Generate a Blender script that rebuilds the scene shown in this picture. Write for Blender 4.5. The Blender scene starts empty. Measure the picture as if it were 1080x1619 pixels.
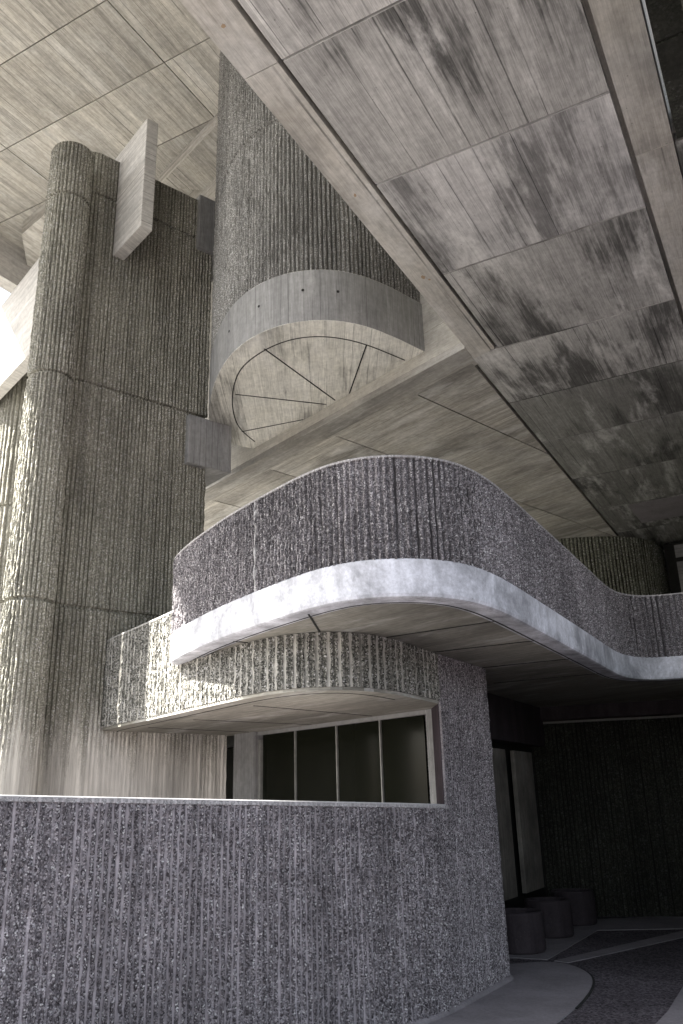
import bpy, math, random
import numpy as np
from mathutils import Matrix, Vector
R = math.radians
rng = np.random.default_rng(7)
random.seed(5)
scene = bpy.context.scene
col = scene.collection

# ------------------------------------------------------------------ camera
f_px, pitch, roll, yaw = 1318.08, R(19.16271445), R(-1.56886901), R(-28.51517808)
EYE = 1.6
F = Vector((math.sin(yaw)*math.cos(pitch), math.cos(yaw)*math.cos(pitch), math.sin(pitch)))
r0 = Vector((math.cos(yaw), -math.sin(yaw), 0)); u0 = r0.cross(F)
rt = math.cos(roll)*r0 + math.sin(roll)*u0
up = -math.sin(roll)*r0 + math.cos(roll)*u0
cam = bpy.data.cameras.new('camera')
cam.sensor_fit = 'VERTICAL'; cam.sensor_height = 36; cam.lens = f_px/1619*36
cam.clip_end = 2000; cam.clip_start = 0.05
camo = bpy.data.objects.new('camera', cam); col.objects.link(camo)
M = Matrix.Identity(4)
for i, v in enumerate((rt, up, -F)):
    for j in range(3): M[j][i] = v[j]
M[0][3], M[1][3], M[2][3] = 0, 0, EYE
camo.matrix_world = M
scene.camera = camo

# ------------------------------------------------------------------ light
SUN_EL, SUN_AZ = 46.0, 243.4            # compass azimuth from +Y, clockwise
sd = Vector((math.sin(R(SUN_AZ))*math.cos(R(SUN_EL)), math.cos(R(SUN_AZ))*math.cos(R(SUN_EL)), math.sin(R(SUN_EL))))
sl = bpy.data.lights.new('sun', 'SUN'); sl.energy = 5.0; sl.angle = R(0.5); sl.color = (1.0, 0.965, 0.91)
so = bpy.data.objects.new('sun', sl); col.objects.link(so)
so.rotation_euler = sd.to_track_quat('Z', 'Y').to_euler()
w = bpy.data.worlds.new('World'); scene.world = w; w.use_nodes = True
nt = w.node_tree; bg = nt.nodes['Background']
sky = nt.nodes.new('ShaderNodeTexSky'); sky.sky_type = 'NISHITA'; sky.sun_disc = False
sky.sun_elevation = R(SUN_EL); sky.sun_rotation = R(SUN_AZ)
hs = nt.nodes.new('ShaderNodeHueSaturation'); hs.inputs['Saturation'].default_value = .5; nt.links.new(sky.outputs[0], hs.inputs['Color']); nt.links.new(hs.outputs[0], bg.inputs[0]); bg.inputs[1].default_value = 0.055; sky.dust_density = 3.0; sky.ozone_density = .6
scene.view_settings.view_transform = 'Standard'; scene.view_settings.look = 'None'
scene.view_settings.exposure = 3.0; scene.view_settings.gamma = 1
scene.cycles.max_bounces = 8; scene.cycles.diffuse_bounces = 5

# ------------------------------------------------------------------ materials
class NT:
    def __init__(s, name):
        s.m = bpy.data.materials.new(name); s.m.use_nodes = True
        s.t = s.m.node_tree; s.b = s.t.nodes['Principled BSDF']
        s.b.inputs['Specular IOR Level'].default_value = 0.25
    def n(s, typ, **kw):
        o = s.t.nodes.new(typ)
        for k, v in kw.items(): setattr(o, k, v)
        return o
    def l(s, a, b): s.t.links.new(a, b)
    def put(s, sock, v):
        if hasattr(v, 'is_output') or isinstance(v, bpy.types.NodeSocket): s.l(v, sock)
        else: sock.default_value = v
    def math(s, op, a, b=0.0, c=None, clamp=False):
        o = s.n('ShaderNodeMath', operation=op, use_clamp=clamp)
        s.put(o.inputs[0], a); s.put(o.inputs[1], b)
        if c is not None: s.put(o.inputs[2], c)
        return o.outputs[0]
    def rmp(s, x, a, b, lo=0.0, hi=1.0):
        o = s.n('ShaderNodeMapRange'); o.clamp = True; o.interpolation_type = 'SMOOTHSTEP'
        s.put(o.inputs[0], x); s.put(o.inputs[1], a); s.put(o.inputs[2], b); s.put(o.inputs[3], lo); s.put(o.inputs[4], hi)
        return o.outputs[0]
    def noise(s, vec, scale, detail=3, rough=.6, dist=0.0, w=None):
        o = s.n('ShaderNodeTexNoise')
        if w is not None: o.noise_dimensions = '4D'; s.put(o.inputs['W'], w)
        s.l(vec, o.inputs['Vector']); o.inputs['Scale'].default_value = scale
        o.inputs['Detail'].default_value = detail; o.inputs['Roughness'].default_value = rough
        o.inputs['Distortion'].default_value = dist
        return o.outputs['Fac']
    def mapv(s, vec, sc=(1, 1, 1), loc=(0, 0, 0)):
        o = s.n('ShaderNodeMapping'); s.l(vec, o.inputs[0])
        o.inputs['Scale'].default_value = sc; o.inputs['Location'].default_value = loc
        return o.outputs[0]
    def scalecol(s, c, x):
        o = s.n('ShaderNodeVectorMath', operation='SCALE'); s.put(o.inputs[0], c); s.put(o.inputs['Scale'], x)
        return o.outputs[0]
    def mix(s, fac, a, b):
        o = s.n('ShaderNodeMix', data_type='RGBA'); s.put(o.inputs[0], fac); s.put(o.inputs[6], a); s.put(o.inputs[7], b)
        return o.outputs[2]
    def bump(s, h, strength, dist, normal=None):
        o = s.n('ShaderNodeBump'); s.l(h, o.inputs['Height']); o.inputs['Strength'].default_value = strength
        o.inputs['Distance'].default_value = dist
        if normal is not None: s.l(normal, o.inputs['Normal'])
        return o.outputs[0]

def corduroy(name, dark=(.07, .068, .07), light=(.43, .42, .41), groove=(.45, .44, .42), groove_amt=.55, smooth_z=None, strips=0.0, agg=42, smooth_amt=1.0, spark=.56):
    """hammered corduroy concrete: exposed aggregate on the ridges, grooves coloured as cement when pale, as rib shade when dark"""
    k = NT(name)
    uv = k.n('ShaderNodeUVMap').outputs[0]
    pos = k.n('ShaderNodeTexCoord').outputs['Object']
    sp = k.n('ShaderNodeSeparateXYZ'); k.l(uv, sp.inputs[0]); u, v = sp.outputs[0], sp.outputs[1]
    vo = k.n('ShaderNodeTexVoronoi'); vo.inputs['Scale'].default_value = agg; vo.inputs['Randomness'].default_value = 1
    k.l(pos, vo.inputs['Vector'])
    sv = k.n('ShaderNodeSeparateColor'); k.l(vo.outputs['Color'], sv.inputs[0]); rnd = sv.outputs[0]
    cr = k.n('ShaderNodeValToRGB'); k.l(rnd, cr.inputs[0])
    e = cr.color_ramp.elements; e[0].position = .1; e[0].color = (*dark, 1); e[1].position = .93; e[1].color = (*light, 1)
    m = cr.color_ramp.elements.new(.55); m.color = (*[(a*.62+b*.38) for a, b in zip(dark, light)], 1)
    e[-1].position = .93; h = cr.color_ramp.elements.new(.97); h.color = (spark, spark*.985, spark*.97, 1)
    fine = k.noise(pos, 130, 3, .7)
    agg_c = k.scalecol(cr.outputs[0], k.rmp(fine, .3, .7, .6, 1.35))
    # groove colour, ragged at its edges: pale is cement, dark paints in rib shade
    wob = k.noise(k.mapv(pos, (25, 25, 6)), 1, 2)
    fr = k.math('FRACT', k.math('ADD', u, k.math('MULTIPLY', k.math('SUBTRACT', wob, .5), .35)))
    dst = k.math('ABSOLUTE', k.math('SUBTRACT', k.math('ABSOLUTE', k.math('SUBTRACT', fr, .5)), .5))   # 0 in the groove
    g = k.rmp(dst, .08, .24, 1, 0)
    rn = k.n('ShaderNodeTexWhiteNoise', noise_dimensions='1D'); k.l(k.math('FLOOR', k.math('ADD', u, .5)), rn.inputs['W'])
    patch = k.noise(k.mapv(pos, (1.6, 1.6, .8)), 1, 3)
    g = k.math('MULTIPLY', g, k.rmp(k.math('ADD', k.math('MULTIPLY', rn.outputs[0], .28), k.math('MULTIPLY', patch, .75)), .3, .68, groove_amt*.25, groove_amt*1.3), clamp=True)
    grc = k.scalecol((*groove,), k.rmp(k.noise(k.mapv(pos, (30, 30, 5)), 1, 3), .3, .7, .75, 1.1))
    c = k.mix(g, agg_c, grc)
    rough_h = k.math('MULTIPLY', vo.outputs['Distance'], -1.0)
    hsum = k.math('ADD', k.math('MULTIPLY', rough_h, 1.2), k.math('MULTIPLY', fine, .6))
    hsum = k.math('MULTIPLY', hsum, k.math('SUBTRACT', 1.0, k.math('MULTIPLY', g, .8)))
    if strips:      # cement bled over whole flutes
        r2 = k.n('ShaderNodeTexWhiteNoise', noise_dimensions='1D')
        k.l(k.math('FLOOR', k.math('MULTIPLY', k.math('ADD', u, .25), .5)), r2.inputs['W'])
        f2 = k.math('FRACT', k.math('MULTIPLY', k.math('ADD', u, k.math('MULTIPLY', k.math('SUBTRACT', wob, .5), .5)), .5))
        s2 = k.math('MULTIPLY', k.rmp(k.math('ABSOLUTE', k.math('SUBTRACT', f2, .5)), .10, .17, 1, 0), k.rmp(r2.outputs[0], .1, .4, .35, 1))
        s2 = k.math('MULTIPLY', s2, strips)
        c = k.mix(s2, c, k.scalecol((.5, .485, .44), k.rmp(wob, .3, .7, .8, 1.1))); hsum = k.math('MULTIPLY', hsum, k.math('SUBTRACT', 1.0, k.math('MULTIPLY', s2, .8)))
    if smooth_z:
        z0, z1 = smooth_z
        wn = k.n('ShaderNodeTexWhiteNoise', noise_dimensions='1D'); k.l(k.math('FLOOR', k.math('MULTIPLY', u, .5)), wn.inputs['W'])
        vv = k.math('ADD', v, k.math('MULTIPLY', k.math('SUBTRACT', wn.outputs[0], .5), .3)); vv = k.math('ADD', vv, k.math('MULTIPLY', k.math('SUBTRACT', k.noise(k.mapv(pos, (60, 60, 9)), 1, 4, .7), .5), 1.1))
        sm = k.rmp(vv, z0, z1, smooth_amt, 0)
        lc = k.scalecol((.60, .575, .52), k.rmp(k.noise(k.mapv(pos, (22, 22, .8)), 1, 4), .25, .75, .62, 1.15))
        c = k.mix(sm, c, lc); hsum = k.math('MULTIPLY', hsum, k.math('SUBTRACT', 1.0, k.math('MULTIPLY', sm, .85)))
    big = k.noise(k.mapv(pos, (.9, .9, .5)), 1, 4)
    c = k.scalecol(c, k.rmp(big, .3, .7, .72, 1.2))
    vert = k.noise(k.mapv(pos, (9, 9, .35)), 1, 3)
    c = k.scalecol(c, k.rmp(vert, .3, .7, .8, 1.12))
    at = k.n('ShaderNodeAttribute'); at.attribute_name = 'stain'
    c = k.mix(at.outputs['Fac'], c, (.75, .74, .72, 1))
    k.l(c, k.b.inputs['Base Color']); k.b.inputs['Roughness'].default_value = .85
    k.l(k.bump(hsum, .7, .007), k.b.inputs['Normal'])
    return k.m

def boards(name, base=(.42, .41, .385), contrast=1.0, width=.115, blotch=1.0, warm=(.46, .43, .37), stain_dark=.5, streak=(38, 1.1), pvar=1.0):
    """board-marked concrete; UV u runs across the boards, v along them, in metres"""
    k = NT(name)
    uv = k.n('ShaderNodeUVMap').outputs[0]
    pos = k.n('ShaderNodeTexCoord').outputs['Object']
    rid = k.n('ShaderNodeObjectInfo').outputs['Random']
    rid9 = k.math('MULTIPLY', rid, 57.0)
    sp = k.n('ShaderNodeSeparateXYZ'); k.l(uv, sp.inputs[0]); u, v = sp.outputs[0], sp.outputs[1]
    ub = k.math('DIVIDE', u, width)
    idx = k.math('FLOOR', ub)
    wn = k.n('ShaderNodeTexWhiteNoise', noise_dimensions='2D')
    cb = k.n('ShaderNodeCombineXYZ'); k.l(idx, cb.inputs[0]); k.l(k.math('MULTIPLY', rid, 31), cb.inputs[1]); k.l(cb.outputs[0], wn.inputs['Vector'])
    tone = k.math('MULTIPLY', k.rmp(wn.outputs[0], 0, 1, 1-.11*contrast, 1+.08*contrast), k.rmp(rid, 0, 1, 1-.13*pvar, 1+.13*pvar))
    st = k.noise(k.mapv(uv, (streak[0], streak[1], 1)), 1, 4, .65, w=rid9)
    st2 = k.noise(k.mapv(uv, (160, 5, 1)), 1, 2, .6, w=rid9)
    tone = k.math('MULTIPLY', tone, k.rmp(st, .25, .75, 1-.27*contrast, 1+.2*contrast))
    tone = k.math('MULTIPLY', tone, k.rmp(st2, .3, .7, 1-.22*contrast, 1+.16*contrast))
    fr = k.math('FRACT', k.math('ADD', ub, k.math('MULTIPLY', k.math('SUBTRACT', st, .5), .03)))
    ed = k.math('SUBTRACT', .5, k.math('ABSOLUTE', k.math('SUBTRACT', fr, .5)))
    gap = k.noise(k.mapv(uv, (9, .6, 1)), 1, 2, .5, w=rid9)
    seam = k.math('MULTIPLY', k.rmp(ed, .015, .05, 1, 0), k.math('MULTIPLY', k.rmp(wn.outputs[0], .35, .6, .12, 1), k.rmp(gap, .38, .58, 0, 1)))
    tone = k.math('MULTIPLY', tone, k.math('SUBTRACT', 1.0, k.math('MULTIPLY', seam, .68)))
    # damp patches and pale bloom that follow the boards
    bl = k.noise(k.mapv(uv, (1.5, .42, 1)), 1, 6, .62, .15, w=rid9)
    brd = k.math('ADD', k.math('MULTIPLY', k.math('SUBTRACT', st, .5), .42), k.math('MULTIPLY', k.math('SUBTRACT', wn.outputs[0], .5), .07))
    damp = k.rmp(k.math('ADD', bl, brd), .46, .62, 0, 1)
    tone = k.math('MULTIPLY', tone, k.math('SUBTRACT', 1.0, k.math('MULTIPLY', damp, (1-stain_dark)*blotch)))
    bloom = k.rmp(k.noise(k.mapv(uv, (3.0, .7, 1)), 1, 6, .68, .3, w=k.math('ADD', rid9, 9.0)), .5, .68, 0, .5*blotch)
    c = k.mix(k.noise(pos, 1.7, 2), (*base, 1), (*warm, 1))
    c = k.scalecol(c, tone)
    c = k.mix(bloom, c, (.76, .75, .72, 1))
    mott = k.noise(pos, 14, 5, .7)
    c = k.scalecol(c, k.rmp(mott, .3, .7, .88, 1.1))
    vo = k.n('ShaderNodeTexVoronoi'); vo.inputs['Scale'].default_value = 16; k.l(pos, vo.inputs['Vector'])
    svo = k.n('ShaderNodeSeparateColor'); k.l(vo.outputs['Color'], svo.inputs[0])
    hole = k.math('MULTIPLY', k.rmp(vo.outputs['Distance'], .05, .12, 1, 0), k.rmp(svo.outputs[0], .72, .78, 0, .6))
    c = k.mix(hole, c, (.12, .12, .11, 1))
    k.l(c, k.b.inputs['Base Color']); k.b.inputs['Roughness'].default_value = .8
    h = k.math('ADD', k.math('MULTIPLY', st, .5), k.math('MULTIPLY', wn.outputs[0], .35))
    h = k.math('SUBTRACT', h, k.math('ADD', k.math('MULTIPLY', seam, .7), k.math('MULTIPLY', hole, .6)))
    h = k.math('ADD', h, k.math('MULTIPLY', mott, .25))
    k.l(k.bump(h, .6, .006), k.b.inputs['Normal'])
    return k.m

def smooth(name, base=(.5, .49, .47), var=.25, vstreak=.25, rough=.8, speck=.5):
    k = NT(name); pos = k.n('ShaderNodeTexCoord').outputs['Object']
    a = k.noise(pos, 2.2, 6, .7, .4); b = k.noise(k.mapv(pos, (5, 5, .7)), 1, 6, .7, .6); d = k.noise(pos, 40, 4, .75)
    t = k.math('MULTIPLY', k.rmp(a, .3, .7, 1-var, 1+var*.6), k.rmp(b, .3, .7, 1-vstreak, 1+vstreak*.5))
    t = k.math('MULTIPLY', t, k.rmp(d, .3, .7, .85, 1.1))
    vo = k.n('ShaderNodeTexVoronoi'); vo.inputs['Scale'].default_value = 26; k.l(pos, vo.inputs['Vector'])
    svo = k.n('ShaderNodeSeparateColor'); k.l(vo.outputs['Color'], svo.inputs[0])
    hole = k.math('MULTIPLY', k.rmp(vo.outputs['Distance'], .06, .16, 1, 0), k.rmp(svo.outputs[0], .7, .76, 0, speck))
    c = k.mix(hole, k.scalecol((*base,), t), (.13, .13, .12, 1))
    k.l(c, k.b.inputs['Base Color']); k.b.inputs['Roughness'].default_value = rough
    k.l(k.bump(k.math('SUBTRACT', k.math('ADD', k.math('MULTIPLY', d, .3), a), hole), .4, .006), k.b.inputs['Normal'])
    return k.m

def plain(name, c, rough=.7, metal=0.0, spec=.25):
    k = NT(name); pos = k.n('ShaderNodeTexCoord').outputs['Object']
    k.l(k.scalecol((*c,), k.rmp(k.noise(pos, 9, 4), .3, .7, .8, 1.15)), k.b.inputs['Base Color'])
    k.b.inputs['Roughness'].default_value = rough; k.b.inputs['Metallic'].default_value = metal
    k.b.inputs['Specular IOR Level'].default_value = spec
    return k.m

def aggregate(name):
    k = NT(name); pos = k.n('ShaderNodeTexCoord').outputs['Object']
    vo = k.n('ShaderNodeTexVoronoi'); vo.inputs['Scale'].default_value = 60; k.l(pos, vo.inputs['Vector'])
    sv = k.n('ShaderNodeSeparateColor'); k.l(vo.outputs['Color'], sv.inputs[0])
    c = k.scalecol((.085, .075, .082), k.rmp(sv.outputs[0], 0, 1, .4, 1.8))
    c = k.scalecol(c, k.rmp(k.noise(pos, 1.3, 4), .3, .7, .75, 1.2))
    k.l(c, k.b.inputs['Base Color']); k.b.inputs['Roughness'].default_value = .9
    k.l(k.bump(vo.outputs['Distance'], .6, .008), k.b.inputs['Normal'])
    return k.m

m_near = corduroy('near_corduroy', dark=(.06, .053, .057), light=(.40, .372, .385), groove=(.42, .385, .40), groove_amt=1.0, agg=105)
m_balc = corduroy('balcony_corduroy', dark=(.085, .078, .081), light=(.38, .357, .366), groove=(.05, .046, .047), groove_amt=.9, agg=110)  # dark groove, here and below, paints shade between the ribs
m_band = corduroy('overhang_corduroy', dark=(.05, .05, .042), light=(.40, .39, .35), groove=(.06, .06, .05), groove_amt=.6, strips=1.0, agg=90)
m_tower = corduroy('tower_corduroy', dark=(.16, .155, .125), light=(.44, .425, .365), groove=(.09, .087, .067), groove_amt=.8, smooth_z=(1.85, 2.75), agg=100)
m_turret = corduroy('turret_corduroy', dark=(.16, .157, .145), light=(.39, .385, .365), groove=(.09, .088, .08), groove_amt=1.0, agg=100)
m_far = corduroy('far_corduroy', dark=(.025, .026, .02), light=(.07, .073, .058), groove=(.02, .02, .016), groove_amt=.9, agg=60, spark=.1)  # albedo lowered to paint in the darkness of the deep walls
m_drum = corduroy('drum_corduroy', dark=(.12, .125, .095), light=(.32, .33, .27), groove=(.04, .04, .03), groove_amt=.9, agg=60)
m_slab = boards('slab_boards', base=(.47, .465, .44), contrast=.95, blotch=1.45, stain_dark=.46, width=.15, warm=(.45, .44, .42))
m_slab_pale = boards('bleached_slab_boards', base=(.64, .635, .62), contrast=.8, blotch=1.3, stain_dark=.5, width=.15, warm=(.6, .585, .57))
m_slab_shade = boards('shaded_slab_boards', base=(.24, .235, .225), contrast=1.0, blotch=1.2, stain_dark=.45, width=.15, warm=(.23, .235, .21))  # darker copy of the slab, light falloff on the deep panels painted in
m_slabstrip = boards('slab_strip_boards', base=(.40, .395, .38), contrast=.6, blotch=.8, width=.24)
m_wedge = boards('wedge_boards', base=(.42, .41, .385), contrast=1.25, width=.07, blotch=.9, streak=(30, .9))
m_upper = boards('upper_boards', base=(.45, .44, .41), contrast=1.25, width=.16, blotch=.6, stain_dark=.7, streak=(18, .35))
m_tsof = boards('turret_soffit_boards', base=(.74, .73, .69), contrast=.7, width=.1, blotch=1.1, stain_dark=.42, warm=(.68, .66, .58))
m_soffit = boards('balcony_soffit_boards', base=(.33, .32, .275), contrast=.9, width=.1, blotch=.7, warm=(.34, .32, .27))
m_fin = boards('fin_boards', base=(.5, .49, .47), contrast=.8, width=.09, blotch=.3, warm=(.5, .48, .44))
m_face = boards('wall_boards', base=(.42, .41, .38), contrast=.7, width=.13, blotch=.5)
m_bandsm = smooth('balcony_band_concrete', base=(.6, .61, .65), var=.5, vstreak=.2)  # bluish base puts the sky's tint into the band
m_tband = boards('turret_band_boards', base=(.25, .25, .25), contrast=.8, width=.09, warm=(.25, .25, .24), blotch=.25)
m_lip = smooth('coping_concrete', base=(.5, .49, .49), var=.15, vstreak=.1)
m_pave = smooth('paving_concrete', base=(.25, .232, .242), var=.18, vstreak=.0, speck=.2)
m_ground = aggregate('ground_aggregate')
m_out = smooth('outer_paving', base=(.155, .15, .14), var=.12, vstreak=0, speck=0)
m_joint = plain('joint_dark', (.03, .03, .028), .9)
m_metal = plain('dark_bronze_metal', (.05, .05, .045), .45, .6)
m_alu = plain('aluminium_mullion', (.3, .3, .28), .5, .4)
m_dark = plain('dark_interior', (.02, .02, .018), .9)
m_panelw = boards('pale_panel', base=(.032, .028, .03), contrast=.8, width=.05, blotch=.1)  # pale panels coloured near black, the passage's dimness put in
m_purple = smooth('reveal_concrete', base=(.045, .034, .041), var=.3, vstreak=.5)  # dark purple tone over the whole reveal
m_glass = NT('window_glass'); m_glass.b.inputs['Base Color'].default_value = (.006, .007, .004, 1)
m_glass.b.inputs['Roughness'].default_value = .12; m_glass.b.inputs['Specular IOR Level'].default_value = .12
m_glass = m_glass.m
m_soil = plain('dark_soil', (.03, .025, .02), 1)
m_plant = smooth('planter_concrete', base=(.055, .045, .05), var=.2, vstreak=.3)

# ------------------------------------------------------------------ mesh helpers
class MB:
    def __init__(s): s.v = []; s.f = []; s.uv = []; s.st = []; s.n = 0
    def add(s, V, Fc, UV=None, st=None):
        V = np.asarray(V, float); s.v.append(V)
        s.f += [tuple(i+s.n for i in q) for q in Fc]
        s.uv.append(np.asarray(UV, float) if UV is not None else np.zeros((len(V), 2)))
        s.st.append(np.asarray(st, float) if st is not None else np.zeros(len(V)))
        s.n += len(V)
    def build(s, name, mat, parent=None, autouv=None, stain=False, vert=False):
        me = bpy.data.meshes.new(name)
        V = np.concatenate(s.v); me.from_pydata([tuple(x) for x in V.tolist()], [], s.f)
        uvl = me.uv_layers.new(name='UVMap')
        li = np.empty(len(me.loops), np.int32); me.loops.foreach_get('vertex_index', li)
        UV = np.concatenate(s.uv)[li]
        if autouv is not None:      # box mapping; autouv = direction (degrees from +X) the boards run on level faces
            a = R(autouv); cu = np.array([math.cos(a), math.sin(a)])
            pn = np.empty(len(me.polygons)*3); me.polygons.foreach_get('normal', pn); pn = pn.reshape(-1, 3)
            lt = np.empty(len(me.polygons), np.int32); me.polygons.foreach_get('loop_total', lt)
            nn = np.repeat(pn, lt, axis=0); P = V[li]
            along = P[:, :2] @ cu; across = P[:, :2] @ np.array([-cu[1], cu[0]])
            lev = np.abs(nn[:, 2]) > .5
            tl = np.stack([-nn[:, 1], nn[:, 0]], 1); tl /= (np.linalg.norm(tl, axis=1, keepdims=True)+1e-9)
            hs = (P[:, :2]*tl).sum(1)
            UV = np.where(lev[:, None], np.stack([across, along], 1), np.stack([hs, P[:, 2]], 1) if vert else np.stack([P[:, 2], hs], 1))
        uvl.data.foreach_set('uv', UV.astype(np.float32).ravel())
        if stain:
            at = me.attributes.new('stain', 'FLOAT', 'POINT'); at.data.foreach_set('value', np.concatenate(s.st).astype(np.float32))
        me.materials.append(mat)
        o = bpy.data.objects.new(name, me); col.objects.link(o)
        if parent is not None: o.parent = parent
        return o
    def prism(s, poly, z0, z1):
        n = len(poly); a = sum(poly[i][0]*poly[(i+1) % n][1]-poly[(i+1) % n][0]*poly[i][1] for i in range(n))
        if a < 0: poly = poly[::-1]
        V = [(p[0], p[1], z0) for p in poly]+[(p[0], p[1], z1) for p in poly]
        Fc = [tuple(range(n-1, -1, -1)), tuple(range(n, 2*n))]+[(i, (i+1) % n, n+(i+1) % n, n+i) for i in range(n)]
        s.add(V, Fc)
    def box(s, x0, x1, y0, y1, z0, z1): s.prism([(x0, y0), (x1, y0), (x1, y1), (x0, y1)], z0, z1)
    def obox(s, p, q, th, z0, z1, side=1):
        """upright slab from p to q, thickness th to the left (+1) or right (-1)"""
        d = np.array(q, float)-np.array(p, float); d /= np.linalg.norm(d); n = np.array([-d[1], d[0]])*side*th
        s.prism([tuple(p), tuple(q), tuple(np.array(q)+n), tuple(np.array(p)+n)], z0, z1)
    def ribbon(s, pts, wd, z0, z1):
        P = np.array(pts, float); L, Rr = offset(P, wd/2), offset(P, -wd/2); n = len(P)
        V = [(*p, z) for z in (z0, z1) for side in (L, Rr) for p in side]
        Fc = []
        for i in range(n-1):
            a, b, c, d = i, i+1, n+i+1, n+i
            Fc += [(a, b, c, d), (2*n+d, 2*n+c, 2*n+b, 2*n+a), (a, 2*n+a, 2*n+b, b), (d, c, 2*n+c, 2*n+d)]
        Fc += [(0, n, 3*n, 2*n), (n-1, 3*n-1, 4*n-1, 2*n-1)]
        s.add(V, Fc)

def normals(P):
    T = np.gradient(P, axis=0); T /= np.linalg.norm(T, axis=1, keepdims=True)+1e-12
    return np.stack([T[:, 1], -T[:, 0]], 1)        # to the right of travel
def offset(P, d): return P - normals(P)*d           # +d = left of travel
def spline(pts, n=12):
    """uniform cubic B-spline through the neighbourhood of the points, ends clamped"""
    P = np.array(pts, float); P = np.vstack([2*P[0]-P[1], P, 2*P[-1]-P[-2]]); out = []
    for i in range(len(P)-3):
        for t in np.linspace(0, 1, n, endpoint=False):
            b = np.array([(1-t)**3, 3*t**3-6*t**2+4, -3*t**3+3*t**2+3*t+1, t**3])/6
            out.append(b@P[i:i+4])
    t = 1; b = np.array([0, 1, 4, 1])/6; out.append(b@P[-4:])
    return np.array(out)
def fillet(pts, radii, seg=.04):
    P = [np.array(p, float) for p in pts]; out = [P[0]]
    for i in range(1, len(P)-1):
        a, b, c = P[i-1], P[i], P[i+1]; u = (a-b)/np.linalg.norm(a-b); v = (c-b)/np.linalg.norm(c-b)
        r = radii[i-1]
        if r <= 0: out.append(b); continue
        ang = math.acos(max(-1, min(1, u@v))); t = r/math.tan(ang/2); p0, p1 = b+u*t, b+v*t
        ctr = b+(u+v)/np.linalg.norm(u+v)*r/math.sin(ang/2)
        a0 = math.atan2(*(p0-ctr)[::-1]); a1 = math.atan2(*(p1-ctr)[::-1]); d = (a1-a0+math.pi) % (2*math.pi)-math.pi
        n = max(3, int(abs(d)*r/seg))
        for j in range(n+1): out.append(ctr+r*np.array([math.cos(a0+d*j/n), math.sin(a0+d*j/n)]))
    out.append(P[-1]); return np.array(out)
def resample(P, svals):
    d = np.r_[0, np.cumsum(np.linalg.norm(np.diff(P, axis=0), axis=1))]
    return np.stack([np.interp(svals, d, P[:, 0]), np.interp(svals, d, P[:, 1])], 1)
def plen(P): return float(np.linalg.norm(np.diff(P, axis=0), axis=1).sum())

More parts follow.
